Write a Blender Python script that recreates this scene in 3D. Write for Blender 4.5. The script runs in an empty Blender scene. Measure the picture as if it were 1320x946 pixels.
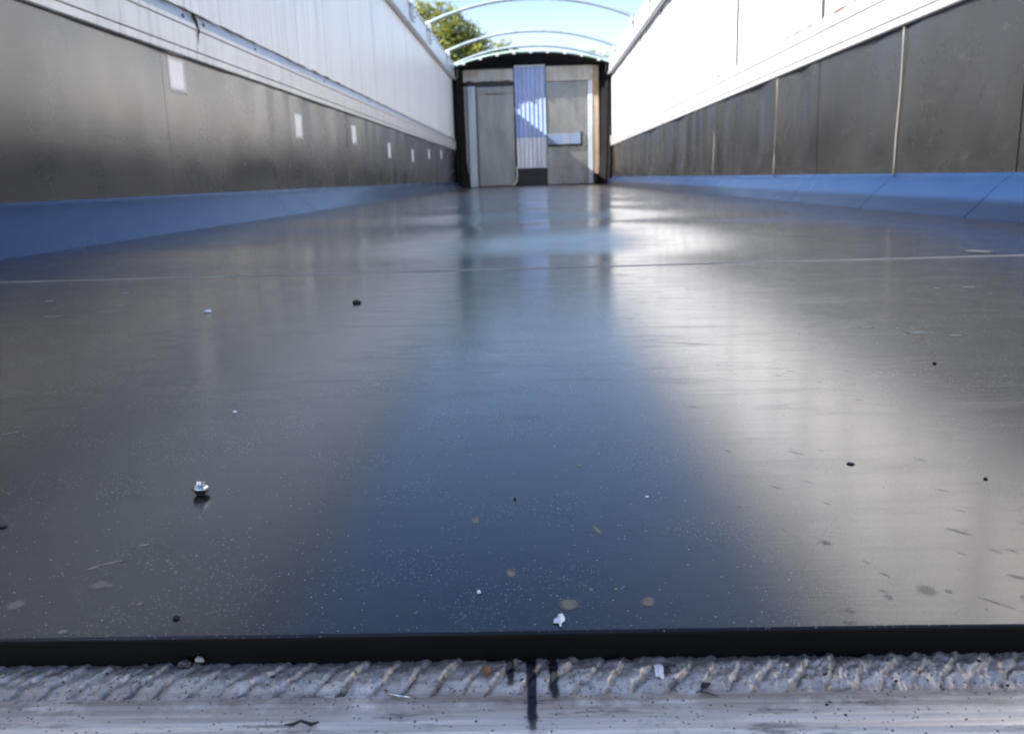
import bpy, bmesh, math, random
from mathutils import Vector, Matrix, noise
random.seed(7)
R = math.radians
PI = math.pi
SC = bpy.context.scene
COL = SC.collection

# ------------------------------------------------------------ camera, sky, sun
CAM_H = 0.1315
right = Vector((0.99928602, 0.02421345, -0.02900288))
up = Vector((0.02324937, 0.21100289, 0.97720891))
fwd = Vector((-0.02978129, 0.97718549, -0.21028929))
cam = bpy.data.cameras.new('camera')
cam_o = bpy.data.objects.new('camera', cam); COL.objects.link(cam_o)
m = Matrix((right, up, -fwd)).transposed().to_4x4()
m.translation = Vector((0, 0, CAM_H))
cam_o.matrix_world = m
cam.sensor_width = 36.0
cam.lens = 1130 / 1320 * 36
cam.clip_start = 0.01
cam.clip_end = 3000
cam.dof.use_dof = True
cam.dof.focus_distance = 0.40
cam.dof.aperture_fstop = 25
SC.camera = cam_o

SUN_DIR = Vector((1.0, 0.42, -0.78)).normalized()      # the way the light travels
to_sun = -SUN_DIR
elev = math.asin(to_sun.z)
world = bpy.data.worlds.new('World'); SC.world = world; world.use_nodes = True
wn = world.node_tree; wn.nodes.clear()
sky = wn.nodes.new('ShaderNodeTexSky'); sky.sky_type = 'NISHITA'; sky.sun_disc = False
sky.sun_elevation = elev
sky.sun_rotation = math.atan2(to_sun.x, to_sun.y)
sky.air_density = 1.0; sky.dust_density = 0.8; sky.ozone_density = 1.8
bg = wn.nodes.new('ShaderNodeBackground'); bg.inputs['Strength'].default_value = 0.082
wo = wn.nodes.new('ShaderNodeOutputWorld')
hs = wn.nodes.new('ShaderNodeHueSaturation'); hs.inputs['Saturation'].default_value = 1.12
hs.inputs['Hue'].default_value = .508
wn.links.new(sky.outputs[0], hs.inputs['Color'])
# pale haze low in the sky, all the way round
tcw = wn.nodes.new('ShaderNodeTexCoord'); sepw = wn.nodes.new('ShaderNodeSeparateXYZ'); mrw = wn.nodes.new('ShaderNodeMapRange')
wn.links.new(tcw.outputs['Generated'], sepw.inputs[0]); wn.links.new(sepw.outputs[2], mrw.inputs['Value'])
mrw.inputs['From Min'].default_value = .07; mrw.inputs['From Max'].default_value = .21
mrw.inputs['To Min'].default_value = .55; mrw.inputs['To Max'].default_value = 0
mxw = wn.nodes.new('ShaderNodeMix'); mxw.data_type = 'RGBA'
wn.links.new(mrw.outputs[0], mxw.inputs[0]); wn.links.new(hs.outputs[0], mxw.inputs[6]); mxw.inputs[7].default_value = (5.6, 5.6, 5.9, 1)
wn.links.new(mxw.outputs[2], bg.inputs['Color']); wn.links.new(bg.outputs[0], wo.inputs['Surface'])

sun = bpy.data.lights.new('sun', 'SUN'); sun.energy = 5.0; sun.angle = R(0.53); sun.color = (1, .935, .84)
sun_o = bpy.data.objects.new('sun', sun); COL.objects.link(sun_o)
sun_o.rotation_euler = SUN_DIR.to_track_quat('-Z', 'Y').to_euler()
sun_o.location = (-8, -4, 8)

SC.view_settings.view_transform = 'Standard'; SC.view_settings.look = 'None'
SC.view_settings.gamma = 1.0; SC.view_settings.use_curve_mapping = False
SC.view_settings.exposure = 1.72

# ------------------------------------------------------------ helpers
def link(o): COL.objects.link(o); return o

def tag(o, label=None, cat=None, group=None, kind=None):
    if label: o['label'] = label
    if cat: o['category'] = cat
    if group: o['group'] = group
    if kind: o['kind'] = kind
    return o

def empty(name, loc=(0, 0, 0), rz=0):
    o = bpy.data.objects.new(name, None); o.location = loc; o.rotation_euler[2] = rz
    o.empty_display_size = .1
    return link(o)

def mesh_obj(name, verts, faces, mat, parent=None, loc=(0, 0, 0), smooth=False):
    me = bpy.data.meshes.new(name)
    me.from_pydata([tuple(v) for v in verts], [], faces)
    me.update()
    if smooth:
        me.polygons.foreach_set('use_smooth', [True] * len(me.polygons))
    if mat: me.materials.append(mat)
    o = bpy.data.objects.new(name, me); o.location = loc
    link(o)
    if parent: o.parent = parent
    return o

def bm_obj(name, bm, mat, parent=None, loc=(0, 0, 0), smooth=False, bevel=0, seg=2):
    if bevel:
        bmesh.ops.bevel(bm, geom=bm.edges[:], offset=bevel, segments=seg, affect='EDGES', profile=.6)
    bmesh.ops.recalc_face_normals(bm, faces=bm.faces[:])
    me = bpy.data.meshes.new(name); bm.to_mesh(me); bm.free()
    if smooth: me.polygons.foreach_set('use_smooth', [True] * len(me.polygons))
    me.materials.append(mat)
    o = bpy.data.objects.new(name, me); o.location = loc
    link(o)
    if parent: o.parent = parent
    return o

def dup(o, loc, parent=None):
    c = o.copy(); c.location = loc; link(c)
    if parent: c.parent = parent
    return c

def box(bm, x0, x1, y0, y1, z0, z1):
    vs = [bm.verts.new(p) for p in ((x0, y0, z0), (x1, y0, z0), (x1, y1, z0), (x0, y1, z0),
                                    (x0, y0, z1), (x1, y0, z1), (x1, y1, z1), (x0, y1, z1))]
    for f in ((0, 3, 2, 1), (4, 5, 6, 7), (0, 1, 5, 4), (1, 2, 6, 5), (2, 3, 7, 6), (3, 0, 4, 7)):
        bm.faces.new([vs[i] for i in f])
    return vs

def box_obj(name, b, mat, parent=None, bevel=0, off=(0, 0, 0), seg=2):
    bm = bmesh.new()
    box(bm, b[0] - off[0], b[1] - off[0], b[2] - off[1], b[3] - off[1], b[4] - off[2], b[5] - off[2])
    return bm_obj(name, bm, mat, parent, bevel=bevel, seg=seg)

def extrude_profile(name, pts, y0, y1, mat, parent=None, closed=True, smooth=False, bev=0, ny=1, off=(0, 0, 0)):
    """profile in x,z run along y"""
    verts = []; faces = []; n = len(pts)
    for j in range(ny + 1):
        y = y0 + (y1 - y0) * j / ny
        for (x, z) in pts: verts.append((x - off[0], y - off[1], z - off[2]))
    for j in range(ny):
        for i in range(n if closed else n - 1):
            a = j * n + i; b = j * n + (i + 1) % n
            faces.append((a, b, b + n, a + n))
    if closed:
        faces.append(tuple(range(n))[::-1]); faces.append(tuple(range(ny * n, ny * n + n)))
    bm = bmesh.new()
    bv = [bm.verts.new(v) for v in verts]
    for f in faces: bm.faces.new([bv[i] for i in f])
    if bev:
        es = [e for e in bm.edges if abs(e.verts[0].co.y - e.verts[1].co.y) > 1e-4]
        bmesh.ops.bevel(bm, geom=es, offset=bev, segments=2, affect='EDGES')
    return bm_obj(name, bm, mat, parent, smooth=smooth)

def tube(bm, pts, r, n=10, cap=True):
    rings = []
    N = len(pts)
    for i, p in enumerate(pts):
        p = Vector(p)
        t = (Vector(pts[min(i + 1, N - 1)]) - Vector(pts[max(i - 1, 0)])).normalized()
        a = Vector((0, 1, 0)) if abs(t.y) < .9 else Vector((1, 0, 0))
        u = t.cross(a).normalized(); v = t.cross(u).normalized()
        rr = r[i] if isinstance(r, (list, tuple)) else r
        rings.append([bm.verts.new(p + (u * math.cos(2 * PI * k / n) + v * math.sin(2 * PI * k / n)) * rr) for k in range(n)])
    for i in range(N - 1):
        for k in range(n):
            bm.faces.new((rings[i][k], rings[i][(k + 1) % n], rings[i + 1][(k + 1) % n], rings[i + 1][k]))
    if cap:
        bm.faces.new(rings[0]); bm.faces.new(rings[-1][::-1])

# ------------------------------------------------------------ materials
class NT:
    def __init__(s, name):
        s.m = bpy.data.materials.new(name); s.m.use_nodes = True
        s.t = s.m.node_tree; s.t.nodes.clear()
        s.out = s.n('ShaderNodeOutputMaterial')
        s.b = s.n('ShaderNodeBsdfPrincipled'); s.l(s.b.outputs[0], s.out.inputs['Surface'])
        s.tc = s.n('ShaderNodeTexCoord'); s.oi = s.n('ShaderNodeObjectInfo')
        geo = s.n('ShaderNodeNewGeometry'); s.geo = geo
        s.pos = geo.outputs['Position']
    def n(s, ty, **kw):
        x = s.t.nodes.new(ty)
        for k, v in kw.items(): setattr(x, k, v)
        return x
    def l(s, a, b): s.t.links.new(a, b)
    def put(s, sock, v):
        if hasattr(v, 'links') or isinstance(v, bpy.types.NodeSocket): s.l(v, sock)
        else:
            if isinstance(v, (tuple, list)) and len(v) == 3 and sock.type == 'RGBA': v = (*v, 1)
            sock.default_value = v
    def set(s, **kw):
        for k, v in kw.items(): s.put(s.b.inputs[k.replace('_', ' ')], v)
    def map(s, scale=(1, 1, 1), rot=(0, 0, 0), vec=None, loc=(0, 0, 0)):
        q = s.n('ShaderNodeMapping'); s.l(vec or s.pos, q.inputs[0])
        q.inputs['Scale'].default_value = scale; q.inputs['Rotation'].default_value = rot; q.inputs['Location'].default_value = loc
        return q.outputs[0]
    def noise(s, sc=5, det=4, rough=.5, vec=None, dist=0):
        q = s.n('ShaderNodeTexNoise'); s.l(vec or s.pos, q.inputs['Vector'])
        q.inputs['Scale'].default_value = sc; q.inputs['Detail'].default_value = det
        q.inputs['Roughness'].default_value = rough; q.inputs['Distortion'].default_value = dist
        return q.outputs['Fac']
    def vor(s, sc=5, vec=None, rnd=1.0):
        q = s.n('ShaderNodeTexVoronoi'); s.l(vec or s.pos, q.inputs['Vector']); q.inputs['Scale'].default_value = sc
        q.inputs['Randomness'].default_value = rnd
        return q.outputs['Distance'], q.outputs['Color']
    def ramp(s, v, a, b, lo=0., hi=1.):
        q = s.n('ShaderNodeMapRange'); s.l(v, q.inputs['Value'])
        q.inputs['From Min'].default_value = a; q.inputs['From Max'].default_value = b
        q.inputs['To Min'].default_value = lo; q.inputs['To Max'].default_value = hi
        return q.outputs[0]
    def math(s, op, a, b=0.0):
        q = s.n('ShaderNodeMath', operation=op); s.put(q.inputs[0], a); s.put(q.inputs[1], b); return q.outputs[0]
    def mix(s, f, a, b):
        q = s.n('ShaderNodeMix', data_type='RGBA'); s.put(q.inputs[0], f); s.put(q.inputs[6], a); s.put(q.inputs[7], b)
        return q.outputs[2]
    def sep(s, vec):
        q = s.n('ShaderNodeSeparateXYZ'); s.l(vec, q.inputs[0]); return q.outputs
    def bump(s, h, strength=.2, dist=.001, prev=None):
        q = s.n('ShaderNodeBump'); s.l(h, q.inputs['Height']); q.inputs['Strength'].default_value = strength
        q.inputs['Distance'].default_value = dist
        if prev is not None: s.l(prev, q.inputs['Normal'])
        return q.outputs[0]

def mat_floor(name='black_plastic_floor'):
    t = NT(name)
    big = t.noise(3.0, 4, .6)
    streak = t.noise(1, 5, .6, t.map((9, 260, 1), (0, 0, .05)))
    streak2 = t.noise(1, 4, .65, t.map((30, 700, 1), (0, 0, -.12)))
    fine = t.noise(900, 2, .5)
    # dust specks: sparse, kept where a random cell colour allows it
    d1, c1 = t.vor(420); s1 = t.sep(c1)
    sp1 = t.math('MULTIPLY', t.math('LESS_THAN', d1, .13), t.math('GREATER_THAN', s1[0], .80))
    d2, c2 = t.vor(1100); s2 = t.sep(c2)
    sp2 = t.math('MULTIPLY', t.math('LESS_THAN', d2, .30), t.math('GREATER_THAN', s2[1], .72))
    clump = t.ramp(t.noise(14, 3, .6), .40, .62)
    specks = t.math('MAXIMUM', t.math('MULTIPLY', sp1, .8), t.math('MULTIPLY', t.math('MULTIPLY', sp2, clump), .55))
    nz = t.math('GREATER_THAN', t.sep(t.geo.outputs['Normal'])[2], .5)
    specks = t.math('MULTIPLY', specks, nz)
    film = t.math('MULTIPLY', t.math('ADD', t.ramp(t.noise(22, 5, .65), .35, .8, 0, .03), t.ramp(t.noise(5, 6, .7), .48, .72, 0, .07)), nz)
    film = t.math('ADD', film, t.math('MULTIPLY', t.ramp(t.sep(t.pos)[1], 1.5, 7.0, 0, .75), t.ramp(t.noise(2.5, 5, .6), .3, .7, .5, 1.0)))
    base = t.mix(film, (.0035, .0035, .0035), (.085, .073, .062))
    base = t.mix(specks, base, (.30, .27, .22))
    yy = t.sep(t.pos)[1]
    wear = t.ramp(yy, .3, 4.0, .145, .090)
    rough = t.math('ADD', t.math('ADD', t.ramp(big, .3, .7, -.02, .02), wear), t.math('MULTIPLY', t.math('SUBTRACT', streak, .5), .17))
    sw1 = t.ramp(t.noise(1, 6, .7, t.map((9, 34, 1), (0, 0, .42)), 1.2), .52, .74, 0, .13)
    sw2 = t.ramp(t.noise(1, 6, .72, t.map((6, 40, 1), (0, 0, -.25)), .8), .54, .74, 0, .11)
    rough = t.math('ADD', rough, t.math('ADD', sw1, sw2))
    rough = t.math('ADD', rough, t.math('MULTIPLY', film, .2))
    rough = t.math('ADD', rough, t.math('MULTIPLY', specks, .4))
    b1 = t.bump(fine, .10, .00012)
    b2 = t.bump(streak2, .34, .00012, b1)
    b3 = t.bump(t.noise(45, 3, .5), .25, .00025, b2)
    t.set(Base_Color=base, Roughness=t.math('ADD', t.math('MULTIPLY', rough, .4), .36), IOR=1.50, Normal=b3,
          Coat_Weight=t.math('MULTIPLY', nz, .84), Specular_IOR_Level=t.ramp(nz, 0, 1, .13, .13), Coat_Roughness=t.math('MULTIPLY', rough, .92), Coat_IOR=1.51, Coat_Normal=b3)
    return t.m

def mat_liner():
    t = NT('black_plastic_wall_liner')
    g = t.noise(1, 4, .6, t.map((2, 60, 420)))
    g2 = t.noise(1, 3, .6, t.map((1, 5, 90)))
    blot = t.noise(2.2, 5, .6)
    scuff = t.ramp(t.noise(1, 6, .7, t.map((6, 9, 30))), .58, .75, 0, .35)
    base = t.mix(t.ramp(blot, .3, .7), (.0085, .0086, .0090), (.0195, .0195, .0195))
    base = t.mix(t.ramp(g, .35, .7, 0, .3), base, (.05, .049, .048))
    base = t.mix(scuff, base, (.075, .07, .065))
    b1 = t.bump(g, .16, .00030)
    b2 = t.bump(g2, .14, .0005, b1)
    t.set(Base_Color=base, Roughness=t.ramp(blot, .3, .7, .22, .32), IOR=1.8, Normal=b2)
    return t.m

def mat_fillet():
    t = NT('sky_tinted_corner_strip')
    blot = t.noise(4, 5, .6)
    base = t.mix(t.ramp(blot, .3, .75), (.004, .019, .070), (.011, .030, .088))  # blue sky reflection painted into the base colour of black plastic
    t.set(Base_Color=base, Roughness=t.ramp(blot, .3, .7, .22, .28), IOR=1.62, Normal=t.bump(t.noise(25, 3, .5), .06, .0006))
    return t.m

def mat_alu(name, col=(.72, .73, .75), metal=.55, rough=.36, dirt=.25, zdirt=None, streak=(3, 14, .7)):
    t = NT(name)
    rnd = t.oi.outputs['Random']
    off = t.n('ShaderNodeVectorMath', operation='ADD')
    comb = t.n('ShaderNodeCombineXYZ'); t.l(t.math('MULTIPLY', rnd, 9.0), comb.inputs[0])
    t.l(t.pos, off.inputs[0]); t.l(comb.outputs[0], off.inputs[1])
    v = off.outputs[0]
    st = t.noise(1, 5, .65, t.map(streak, vec=v))
    bl = t.noise(5, 5, .6, v)
    run = t.ramp(t.noise(1, 4, .7, t.map((4, 30, 1.2), vec=v)), .53, .74)
    shade = t.ramp(rnd, 0, 1, .0, .22)
    c = t.mix(shade, col, tuple(x * .72 for x in col))
    c = t.mix(t.ramp(st, .45, .8, 0, dirt), c, (.36, .35, .33))
    c = t.mix(t.math('MULTIPLY', run, min(.8, dirt * 1.6)), c, (.15, .15, .155))
    if zdirt:
        z = t.sep(t.pos)[2]
        edge = t.math('ADD', z, t.math('MULTIPLY', t.math('SUBTRACT', t.noise(11, 6, .75), .5), zdirt[2]))
        k = t.ramp(edge, zdirt[0], zdirt[1])
        k = t.math('MULTIPLY', k, t.ramp(t.noise(1, 5, .7, t.map((4, 6, 4))), .35, .6))
        c = t.mix(k, c, (.12, .085, .055))
    t.set(Base_Color=c, Metallic=metal, Roughness=t.ramp(bl, .3, .7, rough - .07, rough + .08),
          Normal=t.bump(t.noise(1, 4, .6, t.map((8, 90, 5), vec=v)), .25, .0012))
    return t.m

def mat_sill(name='weathered_aluminium_sill', bead=False):
    t = NT(name)
    x, y, z = t.sep(t.pos)
    ln = t.noise(1, 5, .65, t.map((14, 520, 30)))
    bl = t.noise(55, 6, .7)
    sm = t.noise(1, 5, .7, t.map((40, 260, 100)))
    grime_y = t.ramp(y, .2130, .2215)                     # dirt settled in the corner along the weld
    top_dark = t.ramp(y, .2305, .2375)  # darker towards the upper edge of the bead
    grime = t.math('MULTIPLY', t.math('MINIMUM', grime_y, t.ramp(y, .2300, .2235)), t.ramp(bl, .34, .50))
    grime = t.math('ADD', grime, t.ramp(t.noise(120, 6, .75), .56, .70, 0, .7))
    grime = t.math('MINIMUM', grime, 1.2)
    c = t.mix(t.ramp(ln, .35, .7), (.90, .81, .71), (.48, .43, .375))
    c = t.mix(t.math('MULTIPLY', grime, .62), c, (.22, .17, .12))
    c = t.mix(t.ramp(sm, .56, .68, 0, .75), c, (.11, .09, .075))
    c = t.mix(t.math('MULTIPLY', top_dark, .7), c, (.05, .05, .05))
    d, cc = t.vor(700); s = t.sep(cc)
    sp = t.math('MULTIPLY', t.math('LESS_THAN', d, .26), t.math('GREATER_THAN', s[0], .80))
    c = t.mix(t.math('MULTIPLY', sp, .85), c, (.05, .035, .03))
    if bead:
        at = t.n('ShaderNodeAttribute'); at.attribute_name = 'crease'
        k = t.math('MULTIPLY', at.outputs['Fac'], t.ramp(t.noise(500, 4, .7), .25, .5))
        c = t.mix(k, c, (.055, .038, .030))
        c = t.mix(t.ramp(t.noise(420, 5, .75), .52, .66, 0, .7), c, (.10, .085, .075))
        c = t.mix(t.ramp(t.noise(140, 5, .7), .35, .65, .35, 0), c, (.20, .19, .19))
    b = t.bump(ln, .35, .0004); b = t.bump(t.noise(900, 4, .6), .5, .00025, b)
    t.set(Base_Color=c, Metallic=.55 if bead else .3, Roughness=t.ramp(bl, .3, .7, .24, .48), Normal=t.bump(t.noise(2600, 3, .6), .7, .00015, b) if bead else b)
    return t.m

def simple(name, col, rough=.5, metal=0., bumpsc=0, bumpd=.001, var=.25, ior=1.5, sc=20):
    t = NT(name)
    n = t.noise(sc, 5, .6)
    c = t.mix(t.ramp(n, .3, .7), tuple(min(1, x * (1 + var)) for x in col), tuple(x * (1 - var) for x in col))
    t.set(Base_Color=c, Roughness=t.ramp(n, .3, .7, max(.02, rough - .06), min(1, rough + .06)), Metallic=metal, IOR=ior)
    if bumpsc: t.set(Normal=t.bump(t.noise(bumpsc, 4, .6), .4, bumpd))
    return t.m

def mat_stain(name, col, rough, dens, nsc=900):
    """dried spot: its own colour, fading out towards an uneven rim (vertex attribute 'fade')"""
    t = NT(name)
    at = t.n('ShaderNodeAttribute'); at.attribute_name = 'fade'
    n = t.noise(nsc, 4, .7)
    f = t.math('ADD', at.outputs['Fac'], t.math('MULTIPLY', t.math('SUBTRACT', n, .5), .9))
    a = t.ramp(f, .12, .95, 0, dens)
    t.set(Base_Color=t.mix(t.ramp(n, .35, .65), col, tuple(x * .55 for x in col)), Roughness=rough, Alpha=a)
    t.set(Normal=t.bump(n, .3, .0002))
    return t.m

def mat_endpanel(name, col, metal=.5, rough=.35, stain=(.42, .34, .25), amt=.35):
    t = NT(name)
    a = t.noise(1, 5, .6, t.map((5, 1, 1.1)))
    b = t.noise(3.2, 5, .6)
    c = t.mix(t.ramp(a, .35, .7), col, tuple(x * .62 for x in col))
    c = t.mix(t.ramp(b, .46, .70, 0, min(1, amt * 1.5)), c, stain)
    c = t.mix(t.ramp(t.noise(1, 6, .75, t.map((14, 1, 5))), .56, .72, 0, min(.8, amt * 1.4)), c, (.06, .05, .045))
    t.set(Base_Color=c, Metallic=metal, Roughness=t.ramp(b, .3, .7, rough - .06, rough + .1), Normal=t.bump(t.noise(2.4, 2, .5), .5, .02))
    return t.m

M = {}
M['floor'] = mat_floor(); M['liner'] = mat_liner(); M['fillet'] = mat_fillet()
M['plank'] = mat_alu('pale_aluminium_plank', (.76, .765, .775), .0, .36, .28, streak=(7, 20, .5))
M['rail'] = mat_alu('aluminium_rub_rail', (.54, .545, .555), .35, .36, .30, zdirt=(.706, .728, .018), streak=(3, 2.5, 40))
M['toprail'] = mat_alu('aluminium_top_rail', (.62, .64, .67), .35, .36, .25, streak=(3, 3, 20))
M['sill'] = mat_sill(); M['bead'] = mat_sill('weld_metal', True)
M['dark'] = simple('dark_gap_backing', (.035, .034, .033), .7)
M['flap'] = simple('matt_black_flap', (.0045, .0045, .006), .75, bumpsc=9, bumpd=.01, ior=1.25)
M['rubber'] = simple('black_rubber', (.011, .011, .012), .5, bumpsc=9, bumpd=.01)
M['seam'] = simple('pale_plastic_weld', (.17, .165, .155), .5)
M['floorseam'] = simple('worn_floor_weld', (.34, .32, .29), .5, sc=12)
M['filler'] = simple('grey_joint_filler', (.04, .04, .04), .7, sc=12)
M['seamdark'] = simple('dark_plastic_joint', (.012, .012, .012), .5)
M['bow'] = simple('galvanised_tube', (.34, .42, .49), .42, .3, sc=9)
M['white'] = simple('white_sticker', (.84, .84, .83), .35, sc=15, var=.04)
M['tar'] = mat_stain('black_tar', (.012, .011, .014), .32, 1.0, 1300)
M['steel'] = simple('bright_steel', (.66, .65, .63), .24, .95, sc=400, var=.15)
M['darksteel'] = simple('oily_steel', (.08, .075, .07), .35, .5, sc=400)
M['flake'] = simple('white_paint_flake', (.80, .82, .85), .5, sc=300, var=.08)
M['crumb'] = simple('black_crumb', (.018, .015, .013), .6, sc=600, bumpsc=900, bumpd=.0004)
M['brown'] = simple('brown_grit', (.22, .11, .05), .7, sc=600, bumpsc=900, bumpd=.0004)
M['dust'] = simple('pale_grit', (.50, .47, .42), .7, sc=900, var=.4)
M['stain_tan'] = mat_stain('dried_tan_spot', (.40, .345, .26), .75, .72)
M['stain_grey'] = mat_stain('dried_grey_spot', (.20, .195, .18), .65, .36)
M['scuff'] = mat_stain('pale_scuff', (.42, .41, .37), .6, .75, 500)
M['door'] = mat_endpanel('end_door_sheet', (.36, .355, .34), .45, .34, (.30, .29, .27), .2)
M['header'] = mat_endpanel('end_header_sheet', (.46, .44, .40), .35, .4, (.30, .22, .15), .5)
M['endright'] = mat_endpanel('end_right_sheet', (.24, .25, .25), .75, .30, (.30, .27, .23), .35)
M['tan'] = mat_endpanel('tan_brown_edge', (.38, .31, .23), .2, .5, (.30, .17, .09), .6)  # tan with browner blotches
M['post'] = mat_endpanel('pale_blue_post', (.52, .58, .66), .3, .35, amt=.1)
M['rib'] = mat_endpanel('shade_blue_ribbed_sheet', (.32, .43, .72), .0, .42, (.60, .58, .54), .1)  # blue of the shade painted into the upper part of the sheet
M['bar'] = mat_endpanel('dull_blue_bar', (.20, .27, .42), .3, .4, amt=.15)
M['rib_lit'] = mat_endpanel('lit_ribbed_sheet', (.74, .76, .84), .0, .38, (.60, .58, .54), .1)  # same sheet lower down, its brighter light painted as a paler colour
M['teal'] = simple('pale_green_trim', (.42, .62, .56), .4, sc=3)
M['hose'] = simple('cream_hose', (.70, .66, .48), .45)
M['bark'] = simple('bark', (.16, .12, .085), .85, bumpsc=15, bumpd=.03, sc=6)

def mat_leaf():
    t = NT('leaves')
    at = t.n('ShaderNodeAttribute'); at.attribute_name = 'tone'
    c = t.mix(at.outputs['Fac'], (.075, .12, .028), (.30, .31, .055))
    t.set(Base_Color=c, Roughness=.5)
    tr = t.n('ShaderNodeBsdfTranslucent'); t.l(c, tr.inputs[0])
    mx = t.n('ShaderNodeMixShader'); mx.inputs[0].default_value = .35
    t.l(t.b.outputs[0], mx.inputs[1]); t.l(tr.outputs[0], mx.inputs[2]); t.l(mx.outputs[0], t.out.inputs['Surface'])
    return t.m
M['leaf'] = mat_leaf()

def mat_ground():
    t = NT('gravel_yard')
    n = t.noise(.3, 6, .65); f = t.noise(40, 4, .7)
    c = t.mix(t.ramp(n, .35, .65), (.16, .15, .13), (.24, .22, .18))
    c = t.mix(t.ramp(f, .4, .7, 0, .5), c, (.10, .095, .09))
    t.set(Base_Color=c, Roughness=.9, Normal=t.bump(f, .5, .02))
    return t.m
M['ground'] = mat_ground()

# ------------------------------------------------------------ ground
GZ = -1.35
g = mesh_obj('ground', [(-900, -900, GZ), (900, -900, GZ), (900, 900, GZ), (-900, 900, GZ)], [(0, 1, 2, 3)], M['ground'])
tag(g, kind='structure')

# ------------------------------------------------------------ trailer floor
Y0, Y1 = .2372, 14.0          # liner from its near edge to the end wall
SEAM_Y = 1.300
TH = .0125
XF = 1.09

deck = extrude_profile('floor', [(-1.25, -.16), (1.25, -.16), (1.25, -TH - .0006), (-1.25, -TH - .0006)], .245, 14.4, M['sill'])
tag(deck, kind='structure')

def und(x, y):
    """gentle buckling of the long plastic sheet"""
    if y < 1.42: return 0
    q = y - .10 * x + .06 * math.sin(x * 2.1)
    amp = .023 if y < 2.55 else (.019 if y < 3.8 else .013)
    e = max(0, 1 - abs(x / 1.07) ** 6)
    mid = .26 + .74 * math.exp(-((x - .10) / .42) ** 2)
    a = amp * mid * .5 * (1 - math.cos(max(0, q - 1.44) / 1.22 * 2 * PI))
    a += .004 * noise.noise(Vector((x * 1.5, y * .8, 3.1))) * min(1, (y - 1.42) / .5)
    a += .0012 * math.sin(y * 2 * PI / .71 + x * 2.0) * min(1, (y - 1.42) / .5)
    return a * e

def seam_y(x): return SEAM_Y + .0012 * math.sin(x * 3)

def liner_floor(name, ya, yb, nx, ny, fn, power=1.0):
    verts = []; faces = []
    for j in range(ny + 1):
        v = (j / ny) ** power; y = ya + (yb - ya) * v
        for i in range(nx + 1):
            x = -XF + 2 * XF * i / nx
            verts.append((x, y, fn(x, y)))
    for j in range(ny):
        for i in range(nx):
            a = j * (nx + 1) + i
            faces.append((a, a + 1, a + nx + 2, a + nx + 1))
    return verts, faces

# near sheet: top with a small rounded front arris, a vertical front face
def near_sheet():
    nx = 260
    prof = [(.0004, -TH + .0003), (0, -TH + .0010), (0, -TH + .0014), (0, -.0016), (.0000, -.0010), (.0002, -.0004), (.0006, -.0001), (.0008, 0.0), (.0012, 0.0), (.0016, 0.0), (.0024, 0.0)]
    verts = []; faces = []
    rows = []
    for i in range(nx + 1):
        x = -XF + 2 * XF * i / nx
        wob = .00018 * noise.noise(Vector((x * 60, 1, 0))) + .0006 * noise.noise(Vector((x * 6, 5, 0)))
        lip = 0
        for (dy, z) in prof: verts.append((x, Y0 + dy + wob, z + (lip if z > -.006 else 0)))
        for k in range(1, 25):
            y = Y0 + .0024 + (SEAM_Y - .0012 - Y0 - .0024) * (k / 24) ** 1.5
            verts.append((x, y, 0.0))
    m_ = len(prof) + 24
    for i in range(nx):
        for k in range(m_ - 1):
            a = i * m_ + k
            faces.append((a, a + m_, a + m_ + 1, a + 1))
    return verts, faces
v, f = near_sheet()
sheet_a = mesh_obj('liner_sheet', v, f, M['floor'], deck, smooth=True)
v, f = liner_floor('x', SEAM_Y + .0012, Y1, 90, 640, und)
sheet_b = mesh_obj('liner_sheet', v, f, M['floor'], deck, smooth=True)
# welded joint across the floor
bm = bmesh.new()
tube(bm, [(x / 20 * XF, SEAM_Y, -.0011 + .0002 * math.sin(x * 1.7) + .0004) for x in range(-20, 21)], .0019, 8)
bm_obj('floor_weld', bm, M['floorseam'], deck, smooth=True)

# ------------------------------------------------------------ sill and weld bead
PITCH = .0086
def bead_parts(x, y):
    v = (y - .2240) / (.2385 - .2240)
    if v <= 0: return 0, 0
    prof = .0038 * math.sin(min(1, v * .95) * PI / 2) ** .8
    jit = .0034 * noise.noise(Vector((x * 60, y * 60, 0))) + .001 * noise.noise(Vector((x * 260, y * 260, 3)))
    ph = (x + jit - .0105 * min(1, v)) / PITCH
    fr = ph - math.floor(ph)
    irr = max(.25, .75 + .8 * noise.noise(Vector((math.floor(ph) * 3.7, 0, 0))))
    rip = (fr ** .7 if fr < .84 else (.84 ** .7) * (1 - (fr - .84) / .16)) * .0019 * irr
    rough = 1 + .8 * max(0, min(1, (x - .045) * 25))
    lump = .0006 * noise.noise(Vector((x * 330, y * 330, 0))) + .0004 * noise.noise(Vector((x * 1300, y * 1300, 5)))
    env = min(1, v * 4)
    z = (prof - .0004 + rip * (1.15 - .6 * min(1, v)) + lump * rough) * env
    crease = max(0, 1 - abs(((fr + .12) % 1) - .10) / .20) * irr * max(0, 1.25 - 1.2 * min(1, v)) * (.8 + 1.2 * abs(noise.noise(Vector((x * 150, y * 150, 8)))))
    return z, min(1, crease)
def bead_h(x, y): return bead_parts(x, y)[0]
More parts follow.
